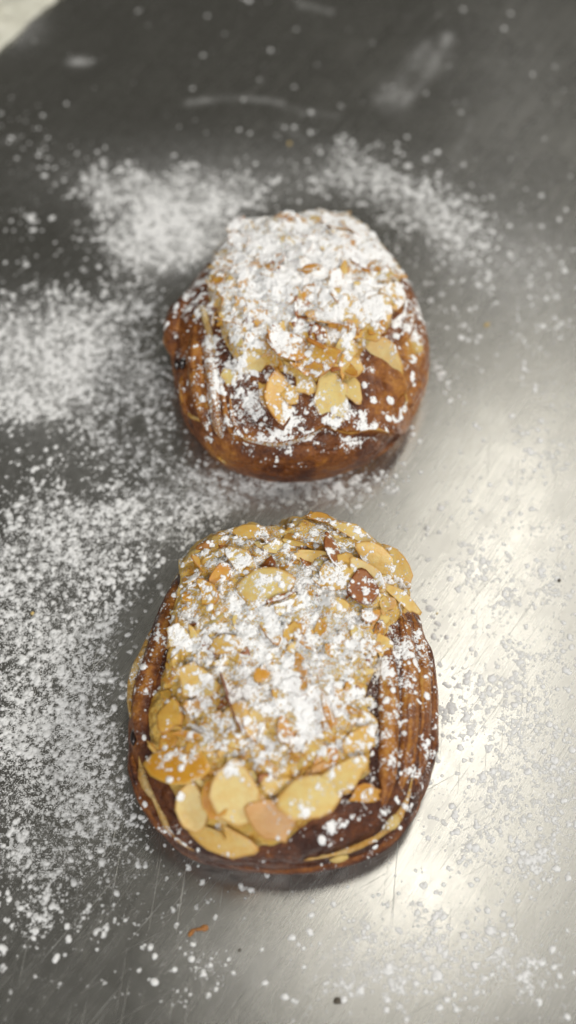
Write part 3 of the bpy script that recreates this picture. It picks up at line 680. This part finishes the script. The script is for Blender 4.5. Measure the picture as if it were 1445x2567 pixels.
heroes(p2, [
    (560, 2105, 190, 84, 172, 0, 7, 12, 0, .05, 'beige almond slice low on the front edge'),
    (482, 2020, 130, 80, 100, 0, 6, 0, 0, .16, None), (540, 2000, 120, 90, 60, 3, 1, 0, 0, .12, None),
    (450, 1915, 180, 110, 178, 3, 7, 24, 0, .26, 'glassy amber almond slice at the left front'),
    (590, 1985, 172, 124, 96, 0, 6, 0, -14, .30, 'large round pale almond slice at the front'),
    (690, 2045, 150, 105, 150, 4, 1, 10, 0, .28, 'blush coloured almond slice at the front'),
    (780, 2000, 180, 110, 20, 0, 0, 0, 0, .20, None), (860, 1940, 150, 90, 35, 0, 3, 0, 0, .2, None), (900, 1850, 110, 80, 60, 0, 1, 0, 0, .14, None),
    (905, 1985, 100, 60, 170, 1, 3, 0, 0, .10, None),
    (500, 1700, 120, 110, 70, 0, 2, 0, 0, .18, None), (575, 1765, 160, 110, 112, 2, 0, 76, 0, .22, 'brown edged almond slice standing on its side'), (590, 1800, 100, 66, 60, 0, 0, 0, 0, .12, None),
    (828, 1385, 100, 62, 105, 2, 6, 26, 0, .22, 'dark toasted almond slice curling up'), (780, 1395, 100, 40, 5, 0, 3, 40, 0, .16, None),
    (906, 1480, 104, 84, 92, 2, 0, 0, 0, .20, 'round orange brown toasted almond slice'), (925, 1545, 60, 50, 40, 1, 2, 0, 0, .12, None),
    (985, 1420, 140, 74, 122, 0, 1, -30, 0, .12, 'large beige almond slice leaning off the right shoulder'), (1000, 1500, 130, 40, 140, 0, 3, 0, 0, .14, None),
    (940, 1400, 130, 70, 150, 0, 0, 0, 0, .16, None), (850, 1430, 130, 110, 70, 0, 1, 0, 0, .14, None), (955, 1610, 84, 56, 100, 0, 2, 0, 0, .10, None),
    (920, 1440, 120, 60, 130, 0, 6, 0, 0, .16, None), (670, 1470, 150, 96, 10, 0, 0, 0, 0, .18, None), (600, 1410, 110, 70, 130, 0, 3, 0, 0, .16, None),
    (700, 1505, 90, 36, 20, 2, 5, 0, 0, .22, None), (570, 1615, 90, 60, 20, 0, 1, 0, 0, .16, None), (450, 1590, 90, 60, 70, 0, 2, 0, 0, .10, None), (660, 1690, 60, 44, 60, 3, 2, 0, 0, .22, None),
    (820, 1785, 90, 34, 105, 1, 5, 0, 0, .22, None), (925, 1760, 40, 26, 0, 0, 2, 0, 0, .1, None), (800, 1295, 90, 44, 160, 1, 3, 20, 0, .12, None), (795, 1292, 56, 44, 10, 1, 2, 0, 0, .08, None),
    (625, 1340, 110, 60, 170, 0, 1, 0, 0, .06, None), (880, 1340, 130, 50, 155, 0, 3, 0, 0, .14, None), (520, 1490, 90, 60, 130, 1, 2, 0, 0, .14, None), (430, 1800, 100, 70, 80, 1, 1, 0, 0, .12, None)])
def dens2(px, py):
    d = blobs(px, py, [(740, 1600, 190, 190, .35), (780, 1500, 150, 60, .15), (770, 1610, 130, 140, .85), (720, 1760, 120, 80, .9), (820, 1720, 100, 110, .8), (760, 1830, 130, 60, .75), (600, 1560, 110, 80, .35), (620, 1480, 90, 60, .3), (540, 1720, 80, 120, .28), (600, 1840, 80, 60, .45), (480, 1600, 60, 60, .4),
        (520, 1430, 90, 60, .3), (620, 1360, 90, 40, .3), (830, 1330, 80, 50, .35), (910, 1540, 60, 60, .35), (1000, 1620, 60, 90, .35), (1060, 1720, 40, 40, .3), (1000, 1800, 70, 160, .10), (1010, 1900, 60, 60, .15), (850, 1930, 80, 50, .25), (650, 1920, 90, 40, .22), (760, 2060, 50, 25, .4), (500, 2110, 50, 25, .3),
        (560, 1650, 250, 200, .08), (450, 1900, 60, 14, .5), (700, 2010, 60, 14, .3), (700, 1480, 330, 190, .08), (1040, 1720, 60, 260, .04), (870, 2080, 160, 60, .12)], .15)
    d = d - blobs(px, py, [(500, 1700, 40, 30, .22), (550, 2000, 130, 60, .14), (380, 1780, 30, 120, .08), (900, 1475, 24, 20, .2), (620, 1790, 30, 30, .2), (790, 1770, 20, 40, .35), (665, 1690, 16, 16, .6), (820, 1810, 26, 40, .3)])
    return np.clip(d, .015, 1.2) * .75
p2.sugar(dens2, 1.7, 61, k=.88)

# ------------------------------------------------------------------ crumbs and the sheet in the corner
def crumb(px, py, parts, mat, label, name='pastry_crumb', cat='crumb'):
    V, F, nv = [], [], 0; c = P(px, py, 0)
    for (dx, dy, rx, ry, rz, an, sd) in parts:
        n, m = 16, 9; W_ = []
        for i in range(n):
            for j in range(m):
                a = 2 * math.pi * i / n; b = math.pi * (j + .02) / (m - .96)
                W_.append((rx * math.cos(a) * math.sin(b), ry * math.sin(a) * math.sin(b), rz * math.cos(b)))
        W_ = np.array(W_); W_ = W_ * (1 + .5 * fbm(W_ * 7 + sd, 3, sd))[:, None]; ca, sa = math.cos(an), math.sin(an)
        W_ = W_ @ np.array([[ca, sa, 0], [-sa, ca, 0], [0, 0, 1]]) + np.array([dx, dy, rz * .8]); W_[:, 2] = np.maximum(W_[:, 2], .004)
        V.append(W_); F += (gridfaces(n, m, True)[:, ::-1] + nv).tolist(); nv += len(W_)
    o = obj(name, mesh(name, np.concatenate(V), np.array(F), mat), label=label, category=cat); o.location = tuple(c * CM)
crumb(500, 2335, [(-.22, -.02, .14, .07, .05, .9, 1), (-.02, .06, .15, .06, .06, .1, 2), (.16, .10, .15, .09, .06, .3, 3)], M_CRUMB, 'curled brown flake of crust on the steel below the near pastry')
crumb(1221, 815, [(0, 0, .13, .05, .05, .5, 4), (.08, .05, .06, .04, .04, .2, 5)], M_CRUMBY, 'small tan crumb on bare steel right of the far pastry')
crumb(82, 1538, [(0, 0, .07, .06, .05, .5, 6)], M_CRUMBY, 'tiny yellow crumb among the sugar at the left edge of the table')
crumb(845, 2508, [(0, 0, .10, .08, .05, .5, 7), (.07, -.05, .05, .05, .03, .1, 8)], M_SPECK, 'dark olive crumb near the bottom edge of the steel')
crumb(1402, 1456, [(0, 0, .06, .05, .04, .5, 9)], M_SPECK, 'dark speck of crumb at the far right of the shining steel')
crumb(1096, 1538, [(0, 0, .05, .04, .03, .5, 10)], M_CRUMBY, 'tiny olive crumb just right of the near pastry')
crumb(601, 2382, [(0, 0, .05, .04, .03, .5, 11)], M_SPECK, 'dark crumb right of the curled brown flake')
crumb(726, 360, [(0, 0, .12, .06, .04, .9, 12)], M_CRUMBY, 'small tan crumb on dark steel above the far pastry')

EDGE = [(-60, 190), (0, 128), (40, 96), (78, 52), (118, 24), (165, -20)]
u_, v_ = 60, 40; e = spline(EDGE, u_); V = np.zeros((u_, v_, 3))
for i in range(u_):
    for j in range(v_):
        t = j / (v_ - 1); q = P(e[i][0] - 330 * t, e[i][1] - 260 * t, 0); V[i, j] = q
zz = .10 + np.abs(fbm(V * .55, 4, 91)) * 1.5 * sstep(0, .12, np.linspace(0, 1, v_))[None, :] + .10 * fbm(V * 2.2, 2, 93)
V[..., 2] = np.maximum(zz, .03)
bt = V.copy(); bt[..., 2] -= .02
Fg = gridfaces(u_, v_); o_ = u_ * v_; rim = []
for i in range(u_ - 1): rim += [(i * v_, o_ + i * v_, o_ + (i + 1) * v_, (i + 1) * v_)]
obj('crumpled_sheet', mesh('crumpled_sheet', np.concatenate([V.reshape(-1, 3), bt.reshape(-1, 3)]), np.vstack([Fg, Fg[:, ::-1] + o_, np.array(rim)]), M_PAPER),
    label='pale crumpled sheet poking in at the far left corner of the table', category='sheet')
